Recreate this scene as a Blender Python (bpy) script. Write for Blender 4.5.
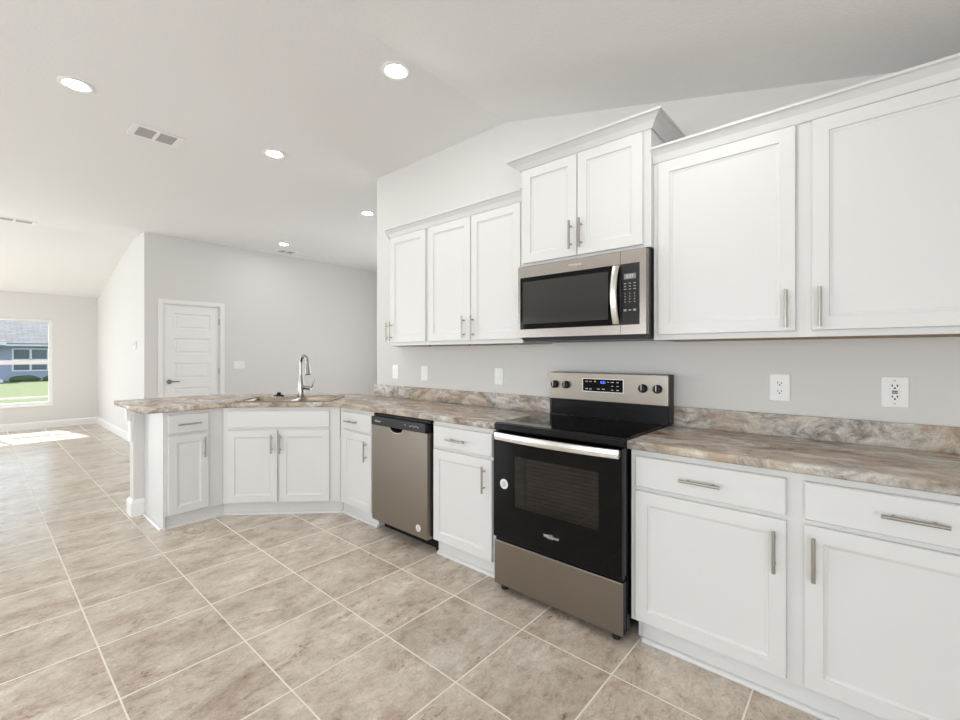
import bpy, bmesh, math
from mathutils import Vector, Matrix

R = math.radians
scene = bpy.context.scene
for o in list(bpy.data.objects):
    bpy.data.objects.remove(o, do_unlink=True)

# ---------------------------------------------------------------- camera
cam_d = bpy.data.cameras.new('camera')
cam = bpy.data.objects.new('camera', cam_d)
scene.collection.objects.link(cam)
cam.location = (0, 0, 1.30)
cam.rotation_euler = (R(90), 0, R(41.17))
cam_d.sensor_fit = 'HORIZONTAL'
cam_d.sensor_width = 36.0
cam_d.lens = 36.0 * 441.9 / 960.0
cam_d.shift_y = -(360 - 354.7) / 960.0
cam_d.clip_start = 0.02
cam_d.clip_end = 300
scene.camera = cam

# ---------------------------------------------------------------- world, sun, added fill lamps, exposure
world = bpy.data.worlds.new('sky')
scene.world = world
world.use_nodes = True
wn = world.node_tree
wn.nodes.clear()
w_out = wn.nodes.new('ShaderNodeOutputWorld')
w_bg = wn.nodes.new('ShaderNodeBackground')
w_bg.inputs['Color'].default_value = (0.80, 0.90, 1.0, 1)
w_bg.inputs['Strength'].default_value = 1.6
wn.links.new(w_bg.outputs[0], w_out.inputs[0])

sun_d = bpy.data.lights.new('sun', 'SUN')
sun_d.energy = 10.0
sun_d.angle = R(0.8)
sun_d.color = (1.0, 0.97, 0.93)
sun = bpy.data.objects.new('sun', sun_d)
scene.collection.objects.link(sun)
sun.rotation_euler = Vector((0.95, 0.19, -1.0)).to_track_quat('-Z', 'Y').to_euler()


def area(name, loc, direction, sx, sy, power, color=(1, 1, 1)):
    d = bpy.data.lights.new(name, 'AREA')
    d.shape = 'RECTANGLE'
    d.size = sx
    d.size_y = sy
    d.energy = power
    d.color = color
    o = bpy.data.objects.new(name, d)
    scene.collection.objects.link(o)
    o.location = loc
    o.rotation_euler = Vector(direction).to_track_quat('-Z', 'Z').to_euler()
    return o


# fill lamps added at invented openings out of view, to brighten the room
area('added_fill_west', (-10.90, -2.7, 1.15), (1, 0, 0.25), 2.4, 2.0, 98, (0.88, 0.95, 1.0))
area('added_fill_southwest', (-7.6, -4.34, 1.15), (0, 1, 0.35), 2.8, 2.0, 42, (0.88, 0.95, 1.0))
area('added_fill_south', (-1.6, -4.34, 1.35), (-0.15, 1, 0.35), 2.8, 1.6, 42, (0.92, 0.965, 1.0))
area('added_fill_east', (2.14, -2.6, 1.15), (-1, 0.15, 0.25), 2.3, 2.0, 74, (0.92, 0.965, 1.0))
area('added_fill_hall', (-4.9, 5.54, 1.4), (-0.3, -1, 0.2), 2.2, 1.8, 30, (0.94, 0.97, 1.0))

scene.view_settings.view_transform = 'Standard'
scene.view_settings.look = 'None'
scene.view_settings.exposure = 0.36
scene.view_settings.gamma = 1.0
scene.view_settings.use_curve_mapping = False
scene.cycles.use_denoising = True
scene.cycles.max_bounces = 10
scene.cycles.diffuse_bounces = 6
scene.cycles.glossy_bounces = 5
scene.cycles.transparent_max_bounces = 12
scene.cycles.sample_clamp_indirect = 6.0


# ---------------------------------------------------------------- materials
def new_mat(name):
    m = bpy.data.materials.new(name)
    m.use_nodes = True
    nt = m.node_tree
    b = nt.nodes['Principled BSDF']
    return m, nt, b


def srgb(r, g, b):
    def f(c):
        c /= 255.0
        return c / 12.92 if c <= 0.04045 else ((c + 0.055) / 1.055) ** 2.4
    return (f(r), f(g), f(b), 1)


def plain(name, col, rough=0.5, metal=0.0, spec=0.5, bump=None, coat=0.0):
    m, nt, b = new_mat(name)
    b.inputs['Base Color'].default_value = col
    b.inputs['Roughness'].default_value = rough
    b.inputs['Metallic'].default_value = metal
    b.inputs['Specular IOR Level'].default_value = spec
    b.inputs['Coat Weight'].default_value = coat
    tc = nt.nodes.new('ShaderNodeTexCoord')
    if bump:
        scale, strength, dist = bump
        n = nt.nodes.new('ShaderNodeTexNoise')
        n.inputs['Scale'].default_value = scale
        n.inputs['Detail'].default_value = 4
        nt.links.new(tc.outputs['Object'], n.inputs['Vector'])
        bp = nt.nodes.new('ShaderNodeBump')
        bp.inputs['Strength'].default_value = strength
        bp.inputs['Distance'].default_value = dist
        nt.links.new(n.outputs['Fac'], bp.inputs['Height'])
        nt.links.new(bp.outputs[0], b.inputs['Normal'])
    return m


def ramp(nt, stops):
    r = nt.nodes.new('ShaderNodeValToRGB')
    els = r.color_ramp.elements
    while len(els) < len(stops):
        els.new(0.5)
    for e, (p, c) in zip(els, stops):
        e.position = p
        e.color = c
    return r


def mixc(nt, fac, a, b, mode='MIX'):
    n = nt.nodes.new('ShaderNodeMix')
    n.data_type = 'RGBA'
    n.blend_type = mode
    for sock, v in ((n.inputs[0], fac), (n.inputs[6], a), (n.inputs[7], b)):
        if hasattr(v, 'links') or isinstance(v, bpy.types.NodeSocket):
            nt.links.new(v, sock)
        else:
            sock.default_value = v
    return n.outputs[2]


def noise(nt, vec, scale, detail=4, rough=0.55, dist=0.0, out='Fac'):
    n = nt.nodes.new('ShaderNodeTexNoise')
    n.inputs['Scale'].default_value = scale
    n.inputs['Detail'].default_value = detail
    n.inputs['Roughness'].default_value = rough
    n.inputs['Distortion'].default_value = dist
    nt.links.new(vec, n.inputs['Vector'])
    return n.outputs[out]


def mapping(nt, vec, loc=(0, 0, 0), scale=(1, 1, 1), rot=(0, 0, 0)):
    n = nt.nodes.new('ShaderNodeMapping')
    n.inputs['Location'].default_value = loc
    n.inputs['Scale'].default_value = scale
    n.inputs['Rotation'].default_value = rot
    nt.links.new(vec, n.inputs['Vector'])
    return n.outputs[0]


def math_n(nt, op, a, b=None):
    n = nt.nodes.new('ShaderNodeMath')
    n.operation = op
    for i, v in enumerate((a, b)):
        if v is None:
            continue
        if isinstance(v, (int, float)):
            n.inputs[i].default_value = v
        else:
            nt.links.new(v, n.inputs[i])
    return n.outputs[0]


M_WALL = plain('painted_wall', (0.70, 0.685, 0.665, 1), 0.75, spec=0.3, bump=(180, 0.12, 0.002))
M_CEIL = plain('knockdown_ceiling', (0.80, 0.795, 0.785, 1), 0.85, spec=0.2, bump=(75, 0.28, 0.005))
M_TRIM = plain('white_trim_paint', (0.83, 0.825, 0.81, 1), 0.4)
M_CAB = plain('white_cabinet_paint', (0.695, 0.692, 0.685, 1), 0.38)
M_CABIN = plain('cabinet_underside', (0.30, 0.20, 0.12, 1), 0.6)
M_PLATE = plain('white_plastic', (0.86, 0.86, 0.85, 1), 0.3)
M_SLOT = plain('dark_slot', (0.02, 0.02, 0.02, 1), 0.5)
M_BLACK = plain('black_enamel', (0.006, 0.006, 0.007, 1), 0.22, spec=0.25)
M_BLKP = plain('black_plastic', (0.012, 0.012, 0.014, 1), 0.4, spec=0.4)
M_GLOSS = plain('black_ceramic_glass', (0.003, 0.003, 0.003, 1), 0.04, spec=0.2)
M_HANDLE = plain('satin_nickel', (0.42, 0.39, 0.35, 1), 0.30, metal=1.0)
M_HINGE = plain('hinge_metal', (0.30, 0.29, 0.27, 1), 0.4, metal=1.0)
M_PRINT = plain('white_print', (0.75, 0.75, 0.74, 1), 0.5)
M_GREYP = plain('grey_print', (0.35, 0.35, 0.35, 1), 0.5)
M_VENTD = plain('vent_shadow', (0.10, 0.10, 0.10, 1), 0.8)
M_VENTL = plain('vent_louver', (0.42, 0.41, 0.40, 1), 0.6)
M_RACK = plain('oven_rack', (0.45, 0.35, 0.30, 1), 0.35, metal=0.6)
M_OVENIN = plain('oven_interior', (0.09, 0.06, 0.055, 1), 0.5)
M_LAWN = plain('lawn_grass', (0.075, 0.095, 0.014, 1), 0.9)
M_HOUSE = plain('blue_grey_stucco', (0.33, 0.35, 0.46, 1), 0.8)
M_FASCIA = plain('fascia_white', (0.66, 0.68, 0.78, 1), 0.6)
M_PATH = plain('pale_concrete', (0.75, 0.74, 0.70, 1), 0.8)
M_HEDGE = plain('hedge_leaf', (0.03, 0.07, 0.02, 1), 0.9)


def steel_mat(name, axis='X', base=(0.43, 0.39, 0.355, 1), rough=0.27):
    m, nt, b = new_mat(name)
    tc = nt.nodes.new('ShaderNodeTexCoord')
    sc = {'X': (3, 400, 900), 'Z': (900, 400, 3)}[axis]
    v = mapping(nt, tc.outputs['Object'], scale=sc)
    n = noise(nt, v, 1.0, 3, 0.6)
    r = ramp(nt, [(0.25, tuple(c * 0.92 for c in base[:3]) + (1,)), (0.75, tuple(min(1, c * 1.06) for c in base[:3]) + (1,))])
    nt.links.new(n, r.inputs[0])
    nt.links.new(r.outputs[0], b.inputs['Base Color'])
    b.inputs['Metallic'].default_value = 1.0
    b.inputs['Roughness'].default_value = rough
    b.inputs['Anisotropic'].default_value = 0.55
    bp = nt.nodes.new('ShaderNodeBump')
    bp.inputs['Strength'].default_value = 0.06
    bp.inputs['Distance'].default_value = 0.001
    nt.links.new(n, bp.inputs['Height'])
    nt.links.new(bp.outputs[0], b.inputs['Normal'])
    return m


M_STEEL = steel_mat('brushed_stainless')
M_SINK = steel_mat('sink_stainless', base=(0.30, 0.255, 0.205, 1), rough=0.25)
M_STEELD = steel_mat('darkened_stainless', base=(0.31, 0.275, 0.24, 1), rough=0.30)  # same stainless, base darkened to stand in for dimmer reflections
M_CHROME = plain('brushed_faucet_metal', (0.38, 0.36, 0.335, 1), 0.2, metal=1.0)
M_BRIGHT = plain('polished_handle_steel', (0.78, 0.75, 0.71, 1), 0.3, metal=1.0)


def emis(name, col, strength):
    m, nt, b = new_mat(name)
    b.inputs['Base Color'].default_value = (0, 0, 0, 1)
    b.inputs['Emission Color'].default_value = col
    b.inputs['Emission Strength'].default_value = strength
    return m


M_LED = emis('lit_led_lens', (1.0, 0.97, 0.94, 1), 110.0)
M_BLUE = emis('blue_display_digit', (0.10, 0.16, 1.0, 1), 3.0)
M_AMBER = emis('amber_indicator', (0.75, 0.6, 0.2, 1), 0.7)


def glass_mat(name, tint, gloss_fac, alpha_tint=(1, 1, 1, 1)):
    m = bpy.data.materials.new(name)
    m.use_nodes = True
    nt = m.node_tree
    nt.nodes.clear()
    out = nt.nodes.new('ShaderNodeOutputMaterial')
    tr = nt.nodes.new('ShaderNodeBsdfTransparent')
    tr.inputs['Color'].default_value = tint
    gl = nt.nodes.new('ShaderNodeBsdfGlossy')
    gl.inputs['Roughness'].default_value = 0.02
    gl.inputs['Color'].default_value = alpha_tint
    lw = nt.nodes.new('ShaderNodeLayerWeight')
    p5 = math_n(nt, 'POWER', lw.outputs['Facing'], 5.0)
    mu = math_n(nt, 'MULTIPLY', math_n(nt, 'ADD', math_n(nt, 'MULTIPLY', p5, 0.95), 0.05), gloss_fac)
    mx = nt.nodes.new('ShaderNodeMixShader')
    nt.links.new(mu, mx.inputs[0])
    nt.links.new(tr.outputs[0], mx.inputs[1])
    nt.links.new(gl.outputs[0], mx.inputs[2])
    nt.links.new(mx.outputs[0], out.inputs[0])
    return m


M_WINGLASS = glass_mat('window_glass', (0.94, 0.97, 0.98, 1), 0.6)
M_DARKGLASS = glass_mat('tinted_oven_glass', (0.33, 0.31, 0.31, 1), 1.0)


def tile_mat():
    m, nt, b = new_mat('porcelain_floor_tile')
    tc = nt.nodes.new('ShaderNodeTexCoord')
    S = 0.4476
    obj = tc.outputs['Object']
    sep = nt.nodes.new('ShaderNodeSeparateXYZ')
    nt.links.new(obj, sep.inputs[0])
    tx = math_n(nt, 'DIVIDE', math_n(nt, 'ADD', sep.outputs[0], 2.1225 + S * 60), S)
    ty = math_n(nt, 'DIVIDE', math_n(nt, 'ADD', sep.outputs[1], -1.7038 + S * 60), S)
    fx = math_n(nt, 'FRACT', tx)
    fy = math_n(nt, 'FRACT', ty)
    ix = math_n(nt, 'FLOOR', tx)
    iy = math_n(nt, 'FLOOR', ty)
    def edge(f):
        return math_n(nt, 'MINIMUM', f, math_n(nt, 'SUBTRACT', 1.0, f))
    e = math_n(nt, 'MINIMUM', edge(fx), edge(fy))
    grout = nt.nodes.new('ShaderNodeMapRange')
    grout.inputs['From Min'].default_value = 0.0055
    grout.inputs['From Max'].default_value = 0.0085
    nt.links.new(e, grout.inputs['Value'])          # 0 in the grout, 1 on the tile
    # a random offset per tile
    comb = nt.nodes.new('ShaderNodeCombineXYZ')
    nt.links.new(ix, comb.inputs[0])
    nt.links.new(iy, comb.inputs[1])
    wnz = nt.nodes.new('ShaderNodeTexWhiteNoise')
    wnz.noise_dimensions = '3D'
    nt.links.new(comb.outputs[0], wnz.inputs['Vector'])
    off = nt.nodes.new('ShaderNodeVectorMath')
    off.operation = 'MULTIPLY_ADD'
    nt.links.new(wnz.outputs['Color'], off.inputs[0])
    off.inputs[1].default_value = (13, 13, 13)
    nt.links.new(obj, off.inputs[2])
    pv = off.outputs[0]
    # soft clouds stretched along the tile, finer grain, rusty pits
    v1 = mapping(nt, pv, scale=(2.6, 1.7, 1))
    c1 = noise(nt, v1, 2.2, 9, 0.68, 0.3)
    v2 = mapping(nt, pv, scale=(11.0, 7.0, 1), rot=(0, 0, 0.25))
    c2 = noise(nt, v2, 2.2, 10, 0.78, 0.4)
    c3 = noise(nt, pv, 95, 3, 0.7)
    r1 = ramp(nt, [(0.32, srgb(172, 154, 136)), (0.45, srgb(194, 178, 160)), (0.56, srgb(206, 193, 177)), (0.68, srgb(224, 216, 204))])
    nt.links.new(c1, r1.inputs[0])
    r2 = ramp(nt, [(0.34, (0.68, 0.63, 0.58, 1)), (0.5, (1, 1, 1, 1)), (0.68, (1.16, 1.16, 1.16, 1))])
    nt.links.new(c2, r2.inputs[0])
    col = mixc(nt, 0.75, r1.outputs[0], r2.outputs[0], 'MULTIPLY')
    r3 = ramp(nt, [(0.32, (0.80, 0.79, 0.78, 1)), (0.68, (1.10, 1.10, 1.10, 1))])
    nt.links.new(c3, r3.inputs[0])
    col = mixc(nt, 0.6, col, r3.outputs[0], 'MULTIPLY')
    # rusty veins with pits
    v4 = mapping(nt, pv, scale=(5.5, 2.6, 1), rot=(0, 0, -0.2))
    p1 = noise(nt, v4, 1.3, 9, 0.75, 1.2)
    patch = ramp(nt, [(0.52, (0, 0, 0, 1)), (0.62, (1, 1, 1, 1))])
    nt.links.new(p1, patch.inputs[0])
    p2 = noise(nt, mapping(nt, pv, scale=(36, 17, 1)), 1.5, 5, 0.7, 1.0)
    pit = ramp(nt, [(0.52, (0, 0, 0, 1)), (0.62, (1, 1, 1, 1))])
    nt.links.new(p2, pit.inputs[0])
    f_v = math_n(nt, 'MULTIPLY', patch.outputs[0], 0.35)
    col = mixc(nt, f_v, col, srgb(168, 128, 90))
    f_p = math_n(nt, 'MULTIPLY', math_n(nt, 'MULTIPLY', patch.outputs[0], pit.outputs[0]), 0.75)
    col = mixc(nt, f_p, col, srgb(110, 78, 52))
    hv = nt.nodes.new('ShaderNodeHueSaturation')
    vr = math_n(nt, 'ADD', math_n(nt, 'MULTIPLY', wnz.outputs['Value'], 0.12), 0.93)
    hv.inputs['Saturation'].default_value = 0.80
    nt.links.new(vr, hv.inputs['Value'])
    nt.links.new(col, hv.inputs['Color'])
    fin = mixc(nt, grout.outputs[0], srgb(232, 225, 214), hv.outputs[0])
    nt.links.new(fin, b.inputs['Base Color'])
    rr = nt.nodes.new('ShaderNodeMapRange')
    rr.inputs['To Min'].default_value = 0.8
    rr.inputs['To Max'].default_value = 0.24
    nt.links.new(grout.outputs[0], rr.inputs['Value'])
    nt.links.new(rr.outputs[0], b.inputs['Roughness'])
    bp = nt.nodes.new('ShaderNodeBump')
    bp.inputs['Strength'].default_value = 0.35
    bp.inputs['Distance'].default_value = 0.002
    nt.links.new(grout.outputs[0], bp.inputs['Height'])
    nt.links.new(bp.outputs[0], b.inputs['Normal'])
    return m


M_TILE = tile_mat()


def laminate_mat(name, grey):
    m, nt, b = new_mat(name)
    geo = nt.nodes.new('ShaderNodeNewGeometry')
    pos = geo.outputs['Position']
    base = mapping(nt, pos, scale=(0.8, 1.5, 1.5), rot=(0.4, 0.3, 0.55))
    w = noise(nt, base, 3.0, 3, 0.5, 0.0, 'Color')
    wv = nt.nodes.new('ShaderNodeVectorMath')
    wv.operation = 'MULTIPLY_ADD'
    nt.links.new(w, wv.inputs[0])
    wv.inputs[1].default_value = (0.30, 0.30, 0.30)
    nt.links.new(base, wv.inputs[2])
    v = wv.outputs[0]
    a = noise(nt, v, 6.0, 10, 0.68, 0.5)
    r1 = ramp(nt, [(0.30, srgb(88, 74, 66)), (0.41, srgb(140, 120, 104)), (0.51, srgb(172, 152, 132)),
                   (0.60, srgb(196, 182, 166)), (0.72, srgb(228, 221, 211))])
    nt.links.new(a, r1.inputs[0])
    bn = noise(nt, mapping(nt, v, loc=(4, 2, 7)), 3.6, 7, 0.66, 0.4)
    r2 = ramp(nt, [(0.50 - grey, (0, 0, 0, 1)), (0.60 - grey, (1, 1, 1, 1))])
    nt.links.new(bn, r2.inputs[0])
    g = noise(nt, mapping(nt, v, loc=(1, 5, 3)), 14, 10, 0.72, 0.5)
    r3 = ramp(nt, [(0.32, srgb(84, 78, 74)), (0.43, srgb(150, 145, 138)), (0.53, srgb(198, 195, 188)), (0.68, srgb(234, 231, 224))])
    nt.links.new(g, r3.inputs[0])
    col = mixc(nt, math_n(nt, 'MULTIPLY', r2.outputs[0], 0.85), r1.outputs[0], r3.outputs[0])
    # dark smoky patches
    dn = noise(nt, mapping(nt, v, loc=(9, 3, 1), scale=(1, 1.3, 1.3)), 8.0, 8, 0.7, 0.6)
    r4 = ramp(nt, [(0.60, (0, 0, 0, 1)), (0.70, (1, 1, 1, 1))])
    nt.links.new(dn, r4.inputs[0])
    col = mixc(nt, math_n(nt, 'MULTIPLY', r4.outputs[0], 0.7), col, srgb(82, 72, 66))
    sp = noise(nt, pos, 150, 3, 0.7)
    r5 = ramp(nt, [(0.35, (0.78, 0.78, 0.78, 1)), (0.65, (1.14, 1.14, 1.14, 1))])
    nt.links.new(sp, r5.inputs[0])
    col = mixc(nt, 0.6, col, r5.outputs[0], 'MULTIPLY')
    nt.links.new(col, b.inputs['Base Color'])
    b.inputs['Roughness'].default_value = 0.25
    b.inputs['Specular IOR Level'].default_value = 0.35
    return m


M_LAM = laminate_mat('stone_pattern_laminate', 0.035)
M_LAMB = laminate_mat('stone_pattern_laminate_splash', 0.09)  # same laminate made greyer, standing in for reflections on the upright face


def shingle_mat():
    m, nt, b = new_mat('asphalt_shingle')
    tc = nt.nodes.new('ShaderNodeTexCoord')
    br = nt.nodes.new('ShaderNodeTexBrick')
    v = mapping(nt, tc.outputs['Object'], rot=(0, 0, R(90)))
    nt.links.new(v, br.inputs['Vector'])
    br.inputs['Scale'].default_value = 1.0
    br.inputs['Brick Width'].default_value = 0.6
    br.inputs['Row Height'].default_value = 0.28
    br.inputs['Mortar Size'].default_value = 0.02
    br.inputs['Color1'].default_value = (0.17, 0.16, 0.17, 1)
    br.inputs['Color2'].default_value = (0.12, 0.11, 0.12, 1)
    br.inputs['Mortar'].default_value = (0.07, 0.065, 0.07, 1)
    nt.links.new(br.outputs['Color'], b.inputs['Base Color'])
    b.inputs['Roughness'].default_value = 0.9
    return m


M_SHINGLE = shingle_mat()


# ---------------------------------------------------------------- mesh helpers
class MB:
    """collects shapes (given in world coordinates) in one mesh, stored relative to an origin"""

    def __init__(self, origin=(0, 0, 0)):
        self.bm = bmesh.new()
        self.o = Vector(origin)

    def v(self, p):
        return self.bm.verts.new(Vector(p) - self.o)

    def box(self, x0, x1, y0, y1, z0, z1, bev=0.0):
        if bev > 0:
            t = bmesh.new()
            vs = [t.verts.new(p) for p in ((x0, y0, z0), (x1, y0, z0), (x1, y1, z0), (x0, y1, z0), (x0, y0, z1), (x1, y0, z1), (x1, y1, z1), (x0, y1, z1))]
            for f in ((0, 3, 2, 1), (4, 5, 6, 7), (0, 1, 5, 4), (1, 2, 6, 5), (2, 3, 7, 6), (3, 0, 4, 7)):
                t.faces.new([vs[i] for i in f])
            bmesh.ops.bevel(t, geom=list(t.edges), offset=bev, segments=2, affect='EDGES', profile=0.6)
            self.merge(t)
            t.free()
            return self
        vs = [self.v(p) for p in ((x0, y0, z0), (x1, y0, z0), (x1, y1, z0), (x0, y1, z0), (x0, y0, z1), (x1, y0, z1), (x1, y1, z1), (x0, y1, z1))]
        for f in ((0, 3, 2, 1), (4, 5, 6, 7), (0, 1, 5, 4), (1, 2, 6, 5), (2, 3, 7, 6), (3, 0, 4, 7)):
            self.bm.faces.new([vs[i] for i in f])
        return self

    def merge(self, t):
        mp = {}
        for q in t.verts:
            mp[q] = self.v(q.co)
        for f in t.faces:
            try:
                nf = self.bm.faces.new([mp[q] for q in f.verts])
                nf.smooth = f.smooth
            except ValueError:
                pass

    def prism(self, pts, z0, z1):
        """vertical prism of an xy outline"""
        a = [self.v((x, y, z0)) for x, y in pts]
        b = [self.v((x, y, z1)) for x, y in pts]
        n = len(pts)
        self.bm.faces.new(a[::-1])
        self.bm.faces.new(b)
        for i in range(n):
            self.bm.faces.new((a[i], a[(i + 1) % n], b[(i + 1) % n], b[i]))
        return self

    def extrude_xz(self, pts, y0, y1):
        a = [self.v((x, y0, z)) for x, z in pts]
        b = [self.v((x, y1, z)) for x, z in pts]
        n = len(pts)
        self.bm.faces.new(a)
        self.bm.faces.new(b[::-1])
        for i in range(n):
            self.bm.faces.new((a[i], b[i], b[(i + 1) % n], a[(i + 1) % n]))
        return self

    def tube(self, pts, radii, seg=12, caps=True):
        pts = [Vector(p) for p in pts]
        if isinstance(radii, (int, float)):
            radii = [radii] * len(pts)
        rings = []
        up = None
        for i, p in enumerate(pts):
            if i == 0:
                d = pts[1] - p
            elif i == len(pts) - 1:
                d = p - pts[i - 1]
            else:
                d = (pts[i + 1] - p).normalized() + (p - pts[i - 1]).normalized()
            d.normalize()
            if up is None:
                up = Vector((0, 0, 1)) if abs(d.z) < 0.9 else Vector((1, 0, 0))
            s = d.cross(up).normalized()
            u = s.cross(d).normalized()
            up = u
            rings.append([self.v(p + (s * math.cos(t) + u * math.sin(t)) * radii[i]) for t in [2 * math.pi * k / seg for k in range(seg)]])
        for a, b in zip(rings, rings[1:]):
            for k in range(seg):
                f = self.bm.faces.new((a[k], a[(k + 1) % seg], b[(k + 1) % seg], b[k]))
                f.smooth = True
        if caps:
            self.bm.faces.new(rings[0][::-1])
            self.bm.faces.new(rings[-1])
        return self

    def sweep_rings(self, rings, close_first=False, close_last=True, smooth=False):
        """rings: lists of equal length of world points, joined one to the next"""
        rr = [[self.v(p) for p in r] for r in rings]
        n = len(rr[0])
        for a, b in zip(rr, rr[1:]):
            for k in range(n):
                f = self.bm.faces.new((a[k], a[(k + 1) % n], b[(k + 1) % n], b[k]))
                f.smooth = smooth
        if close_first:
            self.bm.faces.new(rr[0][::-1])
        if close_last:
            self.bm.faces.new(rr[-1])
        return self

    def panel(self, x0, x1, z0, z1, yb, profile):
        """nested rectangles facing -y: profile = [(inset, depth in front of yb)]"""
        rings = []
        for ins, dep in profile:
            y = yb - dep
            rings.append([(x0 + ins, y, z0 + ins), (x1 - ins, y, z0 + ins), (x1 - ins, y, z1 - ins), (x0 + ins, y, z1 - ins)])
        return self.sweep_rings(rings, close_first=True)

    def build(self, name, mat, parent=None, matrix=None, loc=None):
        if matrix is not None:
            self.bm.transform(matrix)
        bmesh.ops.remove_doubles(self.bm, verts=list(self.bm.verts), dist=1e-6)
        bmesh.ops.recalc_face_normals(self.bm, faces=list(self.bm.faces))
        for e in self.bm.edges:
            if len(e.link_faces) != 2 or e.calc_face_angle(3.0) > R(38):
                e.smooth = False
        me = bpy.data.meshes.new(name)
        self.bm.to_mesh(me)
        self.bm.free()
        me.materials.append(mat)
        ob = bpy.data.objects.new(name, me)
        scene.collection.objects.link(ob)
        if parent is not None:
            ob.parent = parent
        elif loc is not None:
            ob.location = loc
        else:
            ob.location = self.o
        return ob


def tag(o, label, cat, group=None):
    o['label'] = label
    o['category'] = cat
    if group:
        o['group'] = group
    return o


def thing(name, label, cat, loc=(0, 0, 0), rotz=0.0, group=None):
    o = bpy.data.objects.new(name, None)
    o.empty_display_size = 0.1
    scene.collection.objects.link(o)
    o.location = loc
    o.rotation_euler = (0, 0, rotz)
    return tag(o, label, cat, group)


def struct(o):
    o['kind'] = 'structure'
    return o


def text_mesh(name, body, size, mat, parent, loc, rot=(R(90), 0, 0), extrude=0.0004, squash=1.0):
    cu = bpy.data.curves.new(name, 'FONT')
    cu.body = body
    cu.size = size
    cu.extrude = extrude
    cu.align_x = 'CENTER'
    cu.align_y = 'CENTER'
    cu.resolution_u = 3
    tmp = bpy.data.objects.new(name, cu)
    scene.collection.objects.link(tmp)
    bpy.context.view_layer.update()
    me = bpy.data.meshes.new_from_object(tmp.evaluated_get(bpy.context.evaluated_depsgraph_get()))
    bpy.data.objects.remove(tmp, do_unlink=True)
    from mathutils import Euler
    me.transform(Matrix.Translation(loc) @ Euler(rot).to_matrix().to_4x4() @ Matrix.Diagonal((1, squash, 1, 1)))
    me.materials.clear()
    me.materials.append(mat)
    ob = bpy.data.objects.new(name, me)
    scene.collection.objects.link(ob)
    ob.parent = parent
    return ob


def holed_slab(name, splines, z0, z1, bev, mat):
    """horizontal slab with holes and rounded edges, from closed xy outlines (first = outer)"""
    cu = bpy.data.curves.new(name, 'CURVE')
    cu.dimensions = '2D'
    cu.fill_mode = 'BOTH'
    cu.extrude = (z1 - z0) / 2 - bev
    cu.bevel_depth = bev
    cu.bevel_resolution = 3
    cu.offset = -bev
    for pts in splines:
        sp = cu.splines.new('POLY')
        sp.points.add(len(pts) - 1)
        for q, (x, y) in zip(sp.points, pts):
            q.co = (x, y, 0, 1)
        sp.use_cyclic_u = True
    tmp = bpy.data.objects.new(name, cu)
    scene.collection.objects.link(tmp)
    bpy.context.view_layer.update()
    me = bpy.data.meshes.new_from_object(tmp.evaluated_get(bpy.context.evaluated_depsgraph_get()))
    bpy.data.objects.remove(tmp, do_unlink=True)
    me.transform(Matrix.Translation((0, 0, (z0 + z1) / 2)))
    me.materials.clear()
    me.materials.append(mat)
    ob = bpy.data.objects.new(name, me)
    scene.collection.objects.link(ob)
    return ob


# ---------------------------------------------------------------- key dimensions
WY = 2.53          # kitchen wall face
FY = 1.970         # base cabinet face frame, main run
UY = 2.200         # wall cabinet face frame
MY = 2.165         # face frame of the cabinet over the microwave
ZC = 2.98          # flat ceiling
XR = -1.955        # where the ceiling starts to slope down to the right
XF = -10.95        # far window wall
SY = 1.53          # side wall of the far room
XD = -7.45         # wall with the white door
EAST, SOUTH, NORTH = 2.2, -4.4, 5.6
CZ0, CZ1 = 0.876, 0.914


def zceil(x):
    return ZC - 0.245 * (x - XR) if x > XR else ZC


# ---------------------------------------------------------------- room shell
m = MB()
m.box(-11.1, EAST + 0.12, SOUTH - 0.12, NORTH + 0.12, -0.12, 0.0)
floor = struct(m.build('floor', M_TILE))

m = MB()
prof = [(-11.1, 2.345), (-8.1, ZC), (XR, ZC), (EAST + 0.12, zceil(EAST + 0.12)),
        (EAST + 0.12, zceil(EAST + 0.12) + 0.12), (XR, ZC + 0.12), (-8.1, ZC + 0.12), (-11.1, 2.465)]
m.extrude_xz(prof, SOUTH - 0.12, NORTH + 0.12)
struct(m.build('ceiling', M_CEIL))

# kitchen wall (gable top under the ceiling)
m = MB()
m.extrude_xz([(-3.519, 0), (EAST, 0), (EAST, zceil(EAST)), (XR, ZC), (-3.519, ZC)], WY, WY + 0.13)
struct(m.build('wall_kitchen', M_WALL))


def wall_grid(name, axis, c0, c1, a0, a1, z0, z1, holes, mat=M_WALL):
    """wall slab; axis 'x' = thickness along x between c0..c1, runs along y a0..a1"""
    aa = sorted({a0, a1, *[h[0] for h in holes], *[h[1] for h in holes]})
    zz = sorted({z0, z1, *[h[2] for h in holes], *[h[3] for h in holes]})
    m = MB()
    for p, q in zip(aa, aa[1:]):
        for r, s in zip(zz, zz[1:]):
            ca, cz = (p + q) / 2, (r + s) / 2
            if any(h[0] < ca < h[1] and h[2] < cz < h[3] for h in holes):
                continue
            if axis == 'x':
                m.box(c0, c1, p, q, r, s)
            else:
                m.box(p, q, c0, c1, r, s)
    return struct(m.build(name, mat))


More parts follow.
